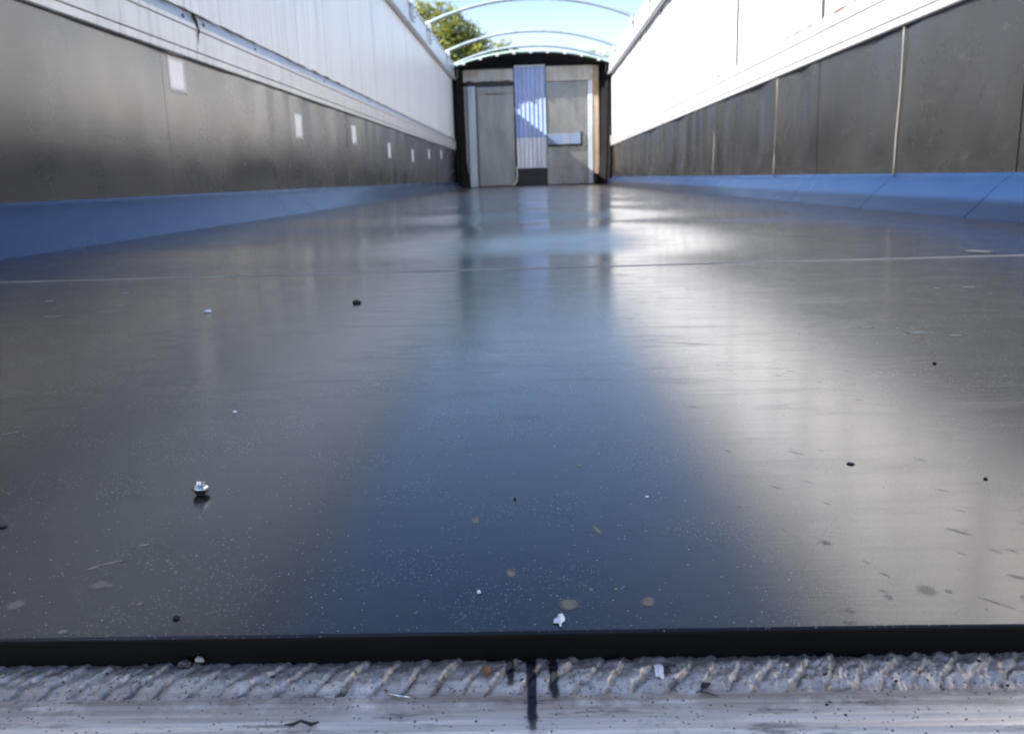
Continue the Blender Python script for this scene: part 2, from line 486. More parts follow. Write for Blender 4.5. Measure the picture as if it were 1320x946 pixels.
def bead_mesh(x0, x1, step):
    nx = int((x1 - x0) / step); ny = 30
    vs = []; fs = []; cr = []
    for i in range(nx + 1):
        x = x0 + (x1 - x0) * i / nx
        for j in range(ny + 1):
            y = .2236 + (.2410 - .2236) * j / ny + .0006 * noise.noise(Vector((x * 90, 2, 0))) * (j < 6)
            z, ck = bead_parts(x, y); cr.append(ck)
            z = z - .0001 if j else -.0006
            # the black liner sits in front of the bead top: hold it under the sheet
            vs.append((x, y, -TH + min(z, .0062 if y < .2366 else .0062)))
    for i in range(nx):
        for j in range(ny):
            a = i * (ny + 1) + j
            fs.append((a, a + ny + 1, a + ny + 2, a + 1))
    o = mesh_obj('weld_bead', vs, fs, M['bead'], deck, smooth=True)
    at = o.data.attributes.new('crease', 'FLOAT', 'POINT'); at.data.foreach_set('value', cr)
SZ = -TH
bm = bmesh.new()
prof = [(.2450, SZ), (.2216, SZ), (.2204, SZ - .00035), (.2140, SZ - .0004), (.2132, SZ - .0007), (.2092, SZ - .0007),
        (.2078, SZ - .0016), (.2070, SZ - .0035), (.2066, SZ - .05), (.2450, SZ - .05)]
ra = [bm.verts.new((-1.25, y, z)) for y, z in prof]; rb = [bm.verts.new((1.25, y, z)) for y, z in prof]
n_ = len(prof)
for i in range(n_): bm.faces.new((ra[i], ra[(i + 1) % n_], rb[(i + 1) % n_], rb[i]))
bm.faces.new(ra[::-1]); bm.faces.new(rb)
sill = bm_obj('sill', bm, M['sill'], deck)

bead_mesh(-.22, .22, .0004)
for (a, b) in ((-1.2, -.22), (.22, 1.2)):
    bead_mesh(a, b, .0018)

# black tar runs over the bead
def surf_z(x, y):
    if y > .2236: return SZ + min(max(0, bead_h(x, y) - .0001), .0062)
    if y > .2216: return SZ
    if y > .2140: return SZ - .0004
    return SZ - .0007
for (xc, yend, w, seed) in ((-.0105, .2268, .0015, 1), (-.0042, .2088, .0018, 2), (.0022, .2225, .0016, 3)):
    vs = []; fs = []; nj = 40; ni = 8
    for j in range(nj + 1):
        t = j / nj; y = .2372 + (yend - .2372) * t
        ww = w * (.85 + .35 * noise.noise(Vector((seed * 9, t * 7, 0)))) * (1 if t < .94 else math.sqrt(max(0, 1 - ((t - .94) / .06) ** 2)) * .8 + .2)
        xo = xc + .0004 * noise.noise(Vector((seed, t * 5, 4))) + t * .0006
        for i in range(ni + 1):
            s = i / ni * 2 - 1; x = xo + ww * s
            vs.append((x, y, max(surf_z(x, y + dy) for dy in (-.0005, 0, .0005)) + .00016 * math.sqrt(max(0, 1 - s * s)) + .00022))
    for j in range(nj):
        for i in range(ni):
            a = j * (ni + 1) + i; fs.append((a, a + ni + 1, a + ni + 2, a + 1))
    o = mesh_obj('tar_run', vs, fs, M['tar'], deck, smooth=True)
    at = o.data.attributes.new('fade', 'FLOAT', 'POINT')
    at.data.foreach_set('value', [(1.5 - 1.35 * abs(i / ni * 2 - 1) ** 3) * (1 if j / nj < .35 else 1 - .62 * (j / nj - .35) / .65) for j in range(nj + 1) for i in range(ni + 1)])

# ------------------------------------------------------------ stains and scuffs on the liner (children of the near / far sheet)
def blob(name, cx, cy, rx, ry, ang, mat, parent, seed, z=.00012, rings=4, n=28, base=None):
    vs = [(0, 0, 0)]; fade = [1.0]; fs = []
    for r in range(1, rings + 1):
        k = r / rings
        for i in range(n):
            a = 2 * PI * i / n
            w = 1 + .15 * noise.noise(Vector((math.cos(a) * 1.4, math.sin(a) * 1.4, seed * 3.3))) + .1 * noise.noise(Vector((math.cos(a) * 4, math.sin(a) * 4, seed)))
            px, py = math.cos(a) * rx * k * w, math.sin(a) * ry * k * w
            vs.append((px * math.cos(ang) - py * math.sin(ang), px * math.sin(ang) + py * math.cos(ang), 0))
            fade.append((1, .95, .75, .30, .0)[min(4, r)] if rings == 4 else 1 - k)
    for i in range(n): fs.append((0, 1 + i, 1 + (i + 1) % n))
    for r in range(rings - 1):
        for i in range(n):
            a = 1 + r * n + i; b = 1 + r * n + (i + 1) % n
            fs.append((a, b, b + n, a + n))
    o = mesh_obj(name, vs, fs, mat, parent, (cx, cy, z))
    at = o.data.attributes.new('fade', 'FLOAT', 'POINT')
    at.data.foreach_set('value', fade)
    return o
stains = [  # x, y, half width, half depth, turn, material
    (-.026, .325, .0029, .0046, .1, 'stain_tan'), (-.011, .277, .0024, .0046, .3, 'stain_tan'),
    (.008, .254, .0045, .0048, 0, 'stain_tan'), (.033, .255, .0030, .0046, -.2, 'stain_tan'), (.018, .389, .0018, .0030, 0, 'stain_tan'),
    (.021, .313, .0016, .0062, .3, 'stain_tan'), (.0155, .2640, .0012, .002, 0, 'stain_tan'), (.0235, .2640, .001, .0015, 0, 'stain_tan'),
    (-.151, .273, .0048, .0050, .6, 'stain_tan'), (-.172, .259, .0048, .0050, .5, 'stain_tan'), (-.147, .2415, .003, .0022, .3, 'stain_tan'),
    (-.131, .259, .0018, .002, .3, 'stain_tan'), (-.156, .2905, .0016, .009, -1.1, 'stain_tan'),
    (.1215, .260, .0040, .0052, .1, 'stain_grey'), (.153, .306, .0018, .0072, .72, 'stain_grey'), (.139, .251, .0011, .0085, .72, 'stain_grey'),
    (.1545, .268, .0020, .0050, .9, 'stain_grey'), (.102, .298, .0026, .0036, 0, 'stain_grey'), (.108, .256, .0018, .0028, 0, 'stain_grey'),
    (.166, .349, .0010, .0050, .72, 'stain_grey'), (.128, .259, .0016, .0024, .2, 'stain_grey'), (.149, .2545, .0018, .0028, 0, 'stain_grey'),
    (.100, .356, .0010, .0045, .72, 'stain_grey'), (.1105, .2815, .0008, .0024, .4, 'stain_grey'), (.172, .272, .001, .004, 1, 'stain_grey'),
    (.1575, .2885, .0007, .0032, .72, 'stain_grey'), (.163, .326, .0007, .0034, .72, 'stain_grey'), (.145, .287, .0007, .0025, .72, 'stain_grey'),
    (.1215, .402, .0014, .006, .72, 'stain_grey'), (.174, .389, .0010, .0055, .72, 'stain_grey'), (.18, .312, .0007, .004, .72, 'stain_grey'),
    (.115, .362, .0007, .0035, .72, 'stain_grey'), (.120, .683, .0030, .030, 1.25, 'stain_grey'), (.093, .2475, .002, .0024, .2, 'stain_grey'),
    (.0905, .2405, .0030, .0016, 0, 'stain_grey'),
    (-.299, .479, .0062, .0010, .05, 'scuff'), (-.309, .470, .0080, .0009, .9, 'scuff'), (-.296, .466, .0014, .012, -.9, 'scuff'),
    (-.521, .924, .0230, .0050, .03, 'scuff'), (-.478, .951, .0260, .0075, .03, 'scuff'), (-.485, .998, .010, .012, 0, 'scuff'),
    (-.534, 1.122, .012, .020, .3, 'scuff'), (-.60, 1.06, .010, .016, .3, 'scuff'),
    (.308, .706, .0130, .0100, .1, 'scuff'), (.330, .690, .009, .0035, .1, 'scuff'),
    (.476, .973, .0120, .0055, .1, 'scuff'), (.440, .972, .006, .006, 0, 'scuff'), (.277, .735, .008, .004, -.3, 'scuff'),
    (-.160, .287, .0035, .0016, .8, 'scuff'), (-.1505, .306, .0040, .0009, .6, 'scuff'), (-.1475, .2725, .0022, .0016, .6, 'scuff'),
]
for k, (x, y, rx, ry, an, mt) in enumerate(stains):
    blob('dried_stain' if mt != 'scuff' else 'scuff_mark', x, y, rx, ry, an, M[mt], sheet_a, k + 1, .00012 + .00002 * (k % 5))
blob('scuff_mark', .683, 1.376, .030, .040, .1, M['scuff'], sheet_b, 77, .0009)
for k in range(34):       # small marks among the larger ones, denser toward the right edge
    x = random.uniform(.075, .30); y = random.uniform(.25, .62) if random.random() < .75 else random.uniform(.5, .9)
    s = random.uniform(.4, 1.1)
    blob('dried_stain', x, y, .0010 * s * (1 + y), .0024 * s * (1 + y), random.uniform(.45, .95), M['stain_grey'], sheet_a, 100 + k, .00010, n=14)
for k in range(50):
    x = random.uniform(-.30, .06); y = random.uniform(.245, .50)
    s = random.uniform(.3, .9)
    blob('dried_stain', x, y, .0014 * s, .0020 * s, random.uniform(-1, 1), M['stain_tan'], sheet_a, 200 + k, .00010, n=14)

def scratch(pts, w, parent, seed):
    vs = []; fs = []; n = len(pts)
    for i, (x, y) in enumerate(pts):
        a = Vector(pts[min(i + 1, n - 1)]) - Vector(pts[max(0, i - 1)]); a.normalize(); p = Vector((-a.y, a.x))
        ww = w * (.5 + .8 * abs(noise.noise(Vector((i * .7, seed, 0)))))
        for s in (-1, 0, 1): vs.append((x + p.x * ww * s, y + p.y * ww * s, .00014))
    for i in range(n - 1):
        for s in (0, 1): fs.append((i * 3 + s, i * 3 + s + 1, i * 3 + s + 4, i * 3 + s + 3))
    o = mesh_obj('scratch', vs, fs, M['scuff'], parent)
    at = o.data.attributes.new('fade', 'FLOAT', 'POINT')
    at.data.foreach_set('value', [(.10, .30, .10)[i % 3] for i in range(len(vs))])
def curve(p0, p1, p2, n=26):
    return [((1 - t) ** 2 * p0[0] + 2 * t * (1 - t) * p1[0] + t * t * p2[0], (1 - t) ** 2 * p0[1] + 2 * t * (1 - t) * p1[1] + t * t * p2[1]) for t in [i / n for i in range(n + 1)]]
scratch(curve((.073, .2395), (.082, .272), (.114, .322)), .00035, sheet_a, 1)
scratch(curve((.056, .330), (.056, .29), (.052, .256)), .0002, sheet_a, 2)
scratch(curve((-.176, .270), (-.160, .284), (-.140, .313)), .0005, sheet_a, 3)
scratch(curve((.15, .47), (.21, .475), (.27, .465)), .0004, sheet_a, 4)
scratch(curve((.18, .60), (.26, .61), (.33, .60)), .0005, sheet_a, 5)
scratch(curve((-.72, 1.16), (-.60, 1.20), (-.47, 1.27)), .004, sheet_a, 6)
for k in range(26):
    x = random.uniform(.08, .40); y = .36 + random.random() ** 1.3 * .6; L = random.uniform(.02, .09) * (1 + y); a = random.uniform(-.15, .12)
    scratch(curve((x, y), (x + L / 2, y + a * L / 2 + random.uniform(-.002, .002)), (x + L, y + a * L)), .00016 * (1 + y), sheet_a, 20 + k)

# ------------------------------------------------------------ fine grit on the floor (nobody could count it)
def grit(name, n, mat, label, smin, smax, seed, region):
    rnd = random.Random(seed); vs = []; fs = []
    for _ in range(n):
        x, y = region(rnd)
        s = smin + (smax * 1.5 - smin) * rnd.random() ** 3; s *= (.6 + y * .9); h = s * rnd.uniform(.25, .7); a0 = rnd.uniform(0, 6)
        b = len(vs); k = 5
        for i in range(k):
            a = a0 + 2 * PI * i / k; r = s * rnd.uniform(.6, 1.2)
            vs.append((x + r * math.cos(a), y + r * math.sin(a), .0))
        vs.append((x + s * rnd.uniform(-.3, .3), y, h))
        for i in range(k): fs.append((b + i, b + (i + 1) % k, b + k))
    o = mesh_obj(name, vs, fs, mat)
    tag(o, label, 'grit', kind='stuff')
def reg(r):
    y = .24 + r.random() ** 1.8 * 1.0
    return r.uniform(-.75, .75) * (y + .05), y
grit('pale_dust', 1300, M['dust'], 'pale dust and fine grit scattered over the black floor sheet', .00012, .00030, 5, reg)
grit('dark_dust', 420, M['crumb'], 'tiny dark grit scattered over the black floor sheet', .00012, .00034, 6, reg)
def regs(r): return r.uniform(-.2, .2), r.uniform(.2085, .226)
vs = []; fs = []; rnd = random.Random(9)
for _ in range(340):
    x, y = rnd.uniform(-.2, .2), .2085 + rnd.random() ** .6 * .026
    z = surf_z(x, y); s = .00008 + .00060 * rnd.random() ** 4; b = len(vs)
    for i in range(5):
        a = 2 * PI * i / 5; r = s * rnd.uniform(.6, 1.3)
        vs.append((x + r * 1.3 * math.cos(a), y + r * math.sin(a), z - .0001))
    vs.append((x, y, z + s * .8))
    for i in range(5): fs.append((b + i, b + (i + 1) % 5, b + 5))
tag(mesh_obj('sill_grit', vs, fs, M['crumb']), 'dark grit lying along the metal sill and weld in the foreground', 'grit', kind='stuff')

# ------------------------------------------------------------ loose bits one can point at
def lump(name, x, y, z0, rx, ry, rz, mat, seed, label, cat, rough=.35, sub=2, rot=0):
    bm = bmesh.new(); bmesh.ops.create_icosphere(bm, subdivisions=sub, radius=1)
    for v in bm.verts:
        d = 1 + rough * noise.noise(v.co * 1.7 + Vector((seed, 0, 0)))
        v.co = Vector((v.co.x * rx * d, v.co.y * ry * d, max(-.65, v.co.z) * rz * d + rz * .62))
    bmesh.ops.rotate(bm, verts=bm.verts, cent=(0, 0, 0), matrix=Matrix.Rotation(rot, 3, 'Z'))
    o = bm_obj(name, bm, mat, loc=(x, y, z0)); tag(o, label, cat); return o
lump('crumb', -.201, .968, 0, .0050, .006, .0022, M['crumb'], 1, 'black crumb lying alone on the floor in the middle distance, left of centre', 'crumb')
lump('crumb', .141, .384, 0, .0017, .0016, .0005, M['crumb'], 2, 'flat black crumb on the bright right half of the floor', 'crumb')
lump('crumb', .190, .361, 0, .0009, .0010, .0005, M['crumb'], 3, 'small round black crumb near the right edge of the photo, right of the flat crumb', 'crumb')
lump('crumb', -.115, .249, 0, .0010, .0012, .0006, M['crumb'], 4, 'dark crumb near the front edge of the floor, lower left', 'crumb')
lump('crumb', -.217, .327, 0, .0013, .0015, .0006, M['crumb'], 5, 'flat dark crumb at the far left edge of the photo', 'crumb')
lump('crumb', -.011, .347, 0, .0006, .0008, .0005, M['crumb'], 6, 'tiny dark speck on the blue reflection just above the tan spot', 'crumb')
lump('crumb', .269, .589, 0, .0012, .0016, .0009, M['crumb'], 7, 'tiny black crumb far back on the pale right side of the floor', 'crumb')
lump('chip', -.021, .263, 0, .0007, .0009, .0006, M['flake'], 8, 'round white speck on the dark floor left of the large tan spots', 'chip')
lump('chip', -.181, .500, 0, .0012, .0013, .0009, M['flake'], 9, 'pale chip on the floor behind the steel nut', 'chip')
lump('chip', .044, .347, 0, .0008, .0008, .0004, M['flake'], 11, 'flat white chip on the blue reflection right of centre', 'chip')
lump('chip', -.3535, .925, 0, .004, .004, .0022, M['flake'], 12, 'pale chip on the left part of the floor in front of the seam', 'chip')
lump('chip', -.645, .925, 0, .0045, .006, .003, M['flake'], 13, 'white chip cut by the left edge of the photo', 'chip')
lump('pebble', -.017, .2312, SZ + .0030, .00125, .0012, .0016, M['brown'], 14, 'brown pebble stuck on the weld bead left of the tar runs', 'pebble')
lump('pebble', -.108, .2352, SZ + .0040, .0022, .0013, .0013, M['darksteel'], 15, 'dark spatter lump on the left part of the weld bead', 'spatter', .6)
lump('pebble', -.1035, .2362, SZ + .0050, .0014, .0010, .0011, M['sill'], 16, 'pale spatter ball beside the dark lump on the weld bead', 'spatter', .4)
lump('pebble', .033, .2302, SZ + .0028, .0014, .0026, .0013, M['flake'], 17, 'white lump on the weld bead right of the tar runs', 'spatter', .9)
lump('pebble', .0355, .2312, SZ + .0030, .0010, .0012, .0009, M['darksteel'], 18, 'small dark lump touching the white lump on the weld bead', 'spatter', .8)
lump('pebble', .0455, .2262, SZ + .001, .0014, .0010, .0008, M['crumb'], 19, 'black lump at the foot of the weld bead, right of the white lump', 'spatter', .8)

# curled foil shaving and small twigs on the sill
bm = bmesh.new(); tube(bm, [(-.0462, .2262, SZ + .0012), (-.0445, .2250, SZ + .0006), (-.042, .2236, SZ + .0010), (-.0385, .2232, SZ + .0005)], [.0003, .00055, .00045, .0002], 6)
tag(bm_obj('shaving', bm, M['steel'], smooth=True), 'curled bright metal shaving at the foot of the weld bead', 'shaving')
bm = bmesh.new(); tube(bm, [(-.0715, .2120, SZ), (-.0690, .2108, SZ + .0008), (-.0672, .2128, SZ + .0006), (-.0640, .2118, SZ + .0001), (-.0622, .2125, SZ + .0004)], [.0002, .00055, .0004, .0006, .0003], 6)
tag(bm_obj('twig', bm, M['crumb'], smooth=True), 'bent black twig on the sill at the bottom of the photo', 'twig')
bm = bmesh.new(); tube(bm, [(.0425, .2245, SZ + .0006), (.0450, .2236, SZ + .0008), (.0485, .2226, SZ + .0003)], [.0001, .0003, .0001], 6)
tag(bm_obj('bristle', bm, M['crumb'], smooth=True), 'thin dark bristle beside the black lump on the sill', 'bristle')

# white paint flake at the front edge
ol = [(-.0004, .0040), (.0008, .0043), (.0014, .0022), (.0016, .0002), (.0009, -.0014), (.0004, -.0018), (.0005, -.0034), (-.0002, -.0037), (-.0004, -.0017), (-.0020, -.0015), (-.0018, .0010), (-.0008, .0012)]
vs = [(0, .0006, .0013)] + [(px_, py_, .0002 + .0005 * abs(noise.noise(Vector((k * 1.3, 2, 0))))) for k, (px_, py_) in enumerate(ol)]
fs = [(0, (k + 1) % 12 + 1, k + 1)[::-1] for k in range(12)]
fl = mesh_obj('paint_flake', vs, fs, M['flake'], loc=(.0048, .2435, .0002))
md = fl.modifiers.new('s', 'SOLIDIFY'); md.thickness = .0002; md.offset = 1
tag(fl, 'ragged white paint flake at the front edge of the floor', 'paint flake')

# small flanged nut
nut = empty('nut', (-.149, .360, 0), .4); tag(nut, 'small steel flanged nut lying on the dark floor, lower left', 'nut')
nut.rotation_euler = (-.16, .12, .4)
bm = bmesh.new()
prof = [(.0000, .0019), (.0016, .0019), (.0030, .0015), (.0037, .0022), (.0038, .0030), (.0029, .0042), (.0020, .0047), (.0014, .0049)]
N = 28; rings = []
for (r, z) in prof:
    if r == 0: rings.append([bm.verts.new((0, 0, z))]); continue
    rings.append([bm.verts.new((r * math.cos(2 * PI * i / N), r * math.sin(2 * PI * i / N), z)) for i in range(N)])
for a, b in zip(rings, rings[1:]):
    for i in range(N):
        if len(a) == 1: bm.faces.new((a[0], b[(i + 1) % N], b[i]))
        else: bm.faces.new((a[i], a[(i + 1) % N], b[(i + 1) % N], b[i]))
o = bm_obj('flange', bm, M['steel'], nut, smooth=True)
bm = bmesh.new()
bmesh.ops.create_cone(bm, cap_ends=False, segments=6, radius1=.0023, radius2=.0021, depth=.0020, matrix=Matrix.Translation((0, 0, .0052)))
bmesh.ops.create_cone(bm, cap_ends=False, segments=6, radius1=.0012, radius2=.0012, depth=.0020, matrix=Matrix.Translation((0, 0, .0052)))
top = [v for v in bm.verts if v.co.z > .006]; out = [v for v in top if v.co.xy.length > .0017]; inn = [v for v in top if v.co.xy.length < .0017]
out.sort(key=lambda v: math.atan2(v.co.y, v.co.x)); inn.sort(key=lambda v: math.atan2(v.co.y, v.co.x))
for i in range(6): bm.faces.new((out[i], out[(i + 1) % 6], inn[(i + 1) % 6], inn[i]))
bm_obj('hexagon', bm, M['steel'], nut)
bm = bmesh.new(); bmesh.ops.create_cone(bm, cap_ends=True, segments=16, radius1=.0018, radius2=.0026, depth=.0019, matrix=Matrix.Translation((0, 0, .00098)))
bm_obj('collar', bm, M['darksteel'], nut, smooth=False)

# ------------------------------------------------------------ side walls
YW0, YW1 = .16, 14.0
Z_L, Z_R, Z_P, Z_T = .575, .735, 1.60, 1.825       # liner top, rub rail top, plank top, top rail top
def liner_d(s, y, z, t):
    amp = .0115 if s > 0 else .0045
    zz = (z - .118) / (Z_L - .118)
    hold = min(1, max(0, zz) * 5)
    d = -amp * (noise.noise(Vector((y * 2.1, z * .9, 7 * s))) + .55 * noise.noise(Vector((y * 5.2, z * 1.1, 3 * s)))) * (1 + 1.2 * min(1, y / 9)) * hold + .002
    d += .0025 * (1 - hold)
    if s > 0: d += .0035 * (1 - min(1, t * 30)) + .0035 * (1 - min(1, (1 - t) * 30))
    return d
def wall(side):
    s = side; name = 'side_wall'
    root = empty(name, (s * 1.2, 0, 0))
    X = lambda d: s * (d)                       # local x, d measured outward from the wall face
    off = (0, 0, 0)
    def pr(nm, pts, y0, y1, mat, **k):          # points given as (outward d, z)
        return extrude_profile(nm, [(X(d), z) for d, z in pts], y0, y1, mat, root, **k)
    pr('outer_skin', [(.030, -.02), (.045, -.02), (.045, Z_P), (.030, Z_P)], YW0, 14.4, M['dark'])
    # corner strip, profile from the floor up over its rounded shoulder
    joints = [YW0] + ([2.28, 3.01, 3.86, 5.43, 7.0, 9.0, 12.0] if s > 0 else [4.4, 8.9]) + [YW1]
    cp = [(-.117, -.006), (-.110, .003), (-.045, .067), (-.026, .085), (-.014, .095), (-.006, .100), (-.001, .105), (.0015, .109), (.020, .109), (.020, -.006)]
    for a, b in zip(joints, joints[1:]):
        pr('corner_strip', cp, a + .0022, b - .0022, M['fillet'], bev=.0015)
    # liner sheets, slightly buckled
    sj = [YW0] + ([.71, 2.28, 3.86, 5.43, 7.0, 8.57, 10.14, 11.71, 13.28] if s > 0 else [1.48, 2.975, 4.47, 5.97, 7.46, 8.95, 10.45, 11.94, 13.44]) + [YW1]
    for a, b in zip(sj, sj[1:]):
        gp = .006 if s > 0 else .0025
        ny = max(4, int((b - a) / .045)); nz = 12
        vs = []; fs = []
        for j in range(ny + 1):
            t = j / ny; y = a + gp / 2 + (b - a - gp) * t
            for i in range(nz + 1):
                z = .098 + (Z_L + .012 - .098) * i / nz
                d = liner_d(s, y, z, t)
                vs.append((X(d), y, z))
        for j in range(ny):
            for i in range(nz):
                q = j * (nz + 1) + i
                fs.append((q, q + nz + 1, q + nz + 2, q + 1) if s < 0 else (q, q + 1, q + nz + 2, q + nz + 1))
        mesh_obj('liner_sheet', vs, fs, M['liner'], root, smooth=True)
        bx = (X(.0225), X(.0255)) if s > 0 else (X(.0255), X(.0225))
    # pale welded joints midway on the right wall only
    if s > 0:
        for y in (3.0, 4.49, 6.0):
            bm = bmesh.new()
            tube(bm, [(X(-.0035 - .004 * (1 - z / .6) ** 2 + .001 * math.sin(z * 20)), y + .02 * (1 - z / .6) ** 2, z) for z in [.10 + k * .06 for k in range(9)]], .0027, 6)
            bm_obj('liner_weld', bm, M['seam'], root, smooth=True)
    # rub rail of extruded aluminium, in lengths
    rj = [YW0] + ([3.86, 7.0, 10.14] if s > 0 else [3.245, 7.2, 11.0]) + [YW1]
    rp = [(-.012, Z_L - .004), (-.016, Z_L), (-.016, Z_L + .022), (-.020, Z_L + .026), (-.020, .672), (-.024, .676), (-.024, .690), (-.016, .708), (-.006, Z_R - .008), (.0, Z_R), (.028, Z_R), (.028, Z_L - .004)]
    for a, b in zip(rj, rj[1:]):
        pr('rub_rail', rp, a + .002, b - .002, M['rail'])
    # upright planks, each its own piece
    pitch = 1.57 / 3 if s > 0 else .462
    y0 = .71 - pitch if s > 0 else 2.908 - 6 * .462
    me = None; k = 0; y = y0
    while y < YW1:
        a = max(y, YW0); b = min(y + pitch, YW1)
        if b - a > .03:
            gap = .0035
            if s > 0 and k % 3 == 0 and b - a > .1: a += .010; gap = .0045
            if me is not None and b - a > pitch - .001:
                o = bpy.data.objects.new('wall_plank', me); o.location = (0, a, 0); o.parent = root; link(o)
            else:
                bm = bmesh.new()
                w = b - a
                d0, d1 = (X(.004), X(.024)) if s > 0 else (X(.024), X(.004))
                box(bm, d0, d1, gap / 2, w - gap / 2, Z_R - .01, Z_P + .006)
                o = bm_obj('wall_plank', bm, M['plank'], root, bevel=.0022, seg=2); o.location = (0, a, 0)
                if b - a > pitch - .001: me = o.data
            o.rotation_euler = (0, random.uniform(-.0012, .0012), random.uniform(-.004, .004))
        y += pitch; k += 1
    if s > 0:
        for q in range(26):
            y = .71 + pitch * q
            if y > YW1 - .1: break
            big = q % 3 == 0; w = .023 if big else .0075
            bm = bmesh.new(); box(bm, X(.001), X(.010), y - w, y + w, Z_R + .002, Z_P - .002)
            bm_obj('joint_filler', bm, M['filler'], root)
    # top rail
    tp = [(-.030, Z_P + .012), (-.050, Z_P), (-.058, Z_P + .006), (-.058, Z_P + .030), (-.046, Z_P + .045), (-.040, Z_T - .03), (-.050, Z_T - .022), (-.050, Z_T - .004), (-.046, Z_T), (.050, Z_T), (.050, Z_P - .03), (.026, Z_P - .03), (.026, Z_P + .012)]
    for a, b in ((YW0, 5.2), (5.2, 10.1), (10.1, YW1)):
        pr('top_rail', tp, a + .0015, b - .0015, M['toprail'])
    return root
WL = wall(-1); tag(WL, 'left trailer side of pale aluminium planks over grey plastic liner with white stickers', 'wall')
WR = wall(1); tag(WR, 'right trailer side of sunlit white planks over dark plastic liner', 'wall')

# stickers on the left liner
for (y, z, w, h) in ((3.03, .506, .135, .118), (4.56, .420, .140, .125), (6.02, .447, .130, .125), (7.48, .386, .135, .125), (8.93, .378, .15, .125), (10.33, .43, .13, .11), (11.72, .46, .13, .11)):
    yy, zz = y + w / 2, z
    vs = []; fs = []; n = 6
    for j in range(n + 1):
        for i in range(n + 1):
            yy2 = yy - w / 2 + w * j / n; z2 = zz - h / 2 + h * i / n
            vs.append((-liner_d(-1, yy2, z2, .5) + .0008, yy2, z2))
    for j in range(n):
        for i in range(n):
            q = j * (n + 1) + i; fs.append((q, q + n + 1, q + n + 2, q + 1))
    o = mesh_obj('sticker', vs, fs, M['white'], WL, smooth=True)
    md = o.modifiers.new('s', 'SOLIDIFY'); md.thickness = .0005; md.offset = -1
# rivets, split and dirt run on the left rub rail
for (y, z) in ((3.14, .703), (3.33, .703), (3.93, .700), (5.2, .70), (6.6, .70)):
    bm = bmesh.new(); bmesh.ops.create_uvsphere(bm, u_segments=12, v_segments=6, radius=.008)
    bmesh.ops.scale(bm, verts=bm.verts, vec=(.5, 1, 1))
    bm_obj('rivet', bm, M['darksteel'], WL, loc=(.020, y, z), smooth=True)
bm = bmesh.new(); tube(bm, [(.018, 3.235, .728), (.022, 3.245, .705), (.0235, 3.250, .690), (.0235, 3.27, .675), (.020, 3.262, .655), (.0195, 3.262, .625)], [.006, .007, .006, .004, .003, .001], 6)
bm_obj('split_dirt_run', bm, M['seamdark'], WL, smooth=True)
# crusted sealant along the top of the rub rails
for W, s, sd in ((WL, -1, 3), (WR, 1, 8)):
    bm = bmesh.new(); pts = []; rr = []
    y = .2
    while y < 13.9:
        pts.append((s * (-.001 + .0015 * noise.noise(Vector((y * 9, sd, 0)))), y, Z_R + .002)); rr.append(max(.0012, (.0062 if s < 0 else .0032) * (.5 + 1.3 * noise.noise(Vector((y * 7, sd, 2)))))); y += .045
    tube(bm, pts, rr, 5); bm_obj('sealant_bead', bm, simple('grimy_sealant', (.13, .11, .08) if s < 0 else (.30, .29, .27), .8, sc=30), W, smooth=True)

# ------------------------------------------------------------ unseen leaf added behind the camera to keep sun off the near floor
rd = empty('sun_blocker', (-1.235, .14, -.02)); tag(rd, 'unseen leaf added behind the camera to block sun from the near floor', 'door')
bm = bmesh.new(); box(bm, -.02, .02, -1.2, -.005, 0, 1.86); bm_obj('blocker_leaf', bm, M['plank'], rd, bevel=.004)
for z in (.25, .95, 1.6):
    bm = bmesh.new(); box(bm, .0205, .04, -1.15, -.02, z, z + .07); bm_obj('blocker_rail', bm, M['toprail'], rd, bevel=.003)

# ------------------------------------------------------------ end wall
YE = 14.0
EW = empty('end_wall', (0, YE, 0)); tag(EW, 'far end wall of the trailer with grey door, ribbed column and black arch', 'wall')
def ebox(nm, x0, x1, d0, d1, z0, z1, mat, bevel=.004, parent=EW, label=None):
    """d = distance in front of the wall plane, toward the camera"""
    bm = bmesh.new(); box(bm, x0, x1, -d1, -d0, z0, z1)
    o = bm_obj(nm, bm, mat, parent, bevel=bevel)
    if label: o['label'] = label
    return o
def arch(x, zs=1.75, zc=1.955, half=1.2):
    return zs + (zc - zs) * (1 - (abs(x) / half) ** 2.2)
# backing
N = 24
pts = [(-1.2, 0)] + [(1.2, 0)] + [(1.2 - 2.4 * i / N, arch(1.2 - 2.4 * i / N) - .03) for i in range(N + 1)]
bm = bmesh.new(); f1 = [bm.verts.new((x, .02, z)) for x, z in pts]; f2 = [bm.verts.new((x, .06, z)) for x, z in pts]
bm.faces.new(f1); bm.faces.new(f2[::-1])
for i in range(len(pts)): bm.faces.new((f1[i], f1[(i + 1) % len(pts)], f2[(i + 1) % len(pts)], f2[i]))
bm_obj('backing_board', bm, M['dark'], EW)
ebox('header_panel', -1.05, -.275, .0, .02, 1.575, 1.755, M['header'])
ebox('door_post', -.985, -.865, .0, .035, .012, 1.515, M['post'])
ebox('door_post', -1.06, -1.000, .0, .018, .02, 1.52, M['endright'])
door = ebox('door', -.848, -.280, .0, .022, .018, 1.505, M['door'])
bm = bmesh.new()
for (a, b, c, d) in ((-.845, -.283, 1.395, 1.50), (-.845, -.815, .03, 1.392)): box(bm, a, b, -.034, -.0225, c, d)
o = bm_obj('door_edge', bm, M['endright'], door, bevel=.003)
bm = bmesh.new(); box(bm, -.70, -.42, -.045, -.0345, 1.388, 1.398); bm_obj('drip_strip', bm, M['seamdark'], door)
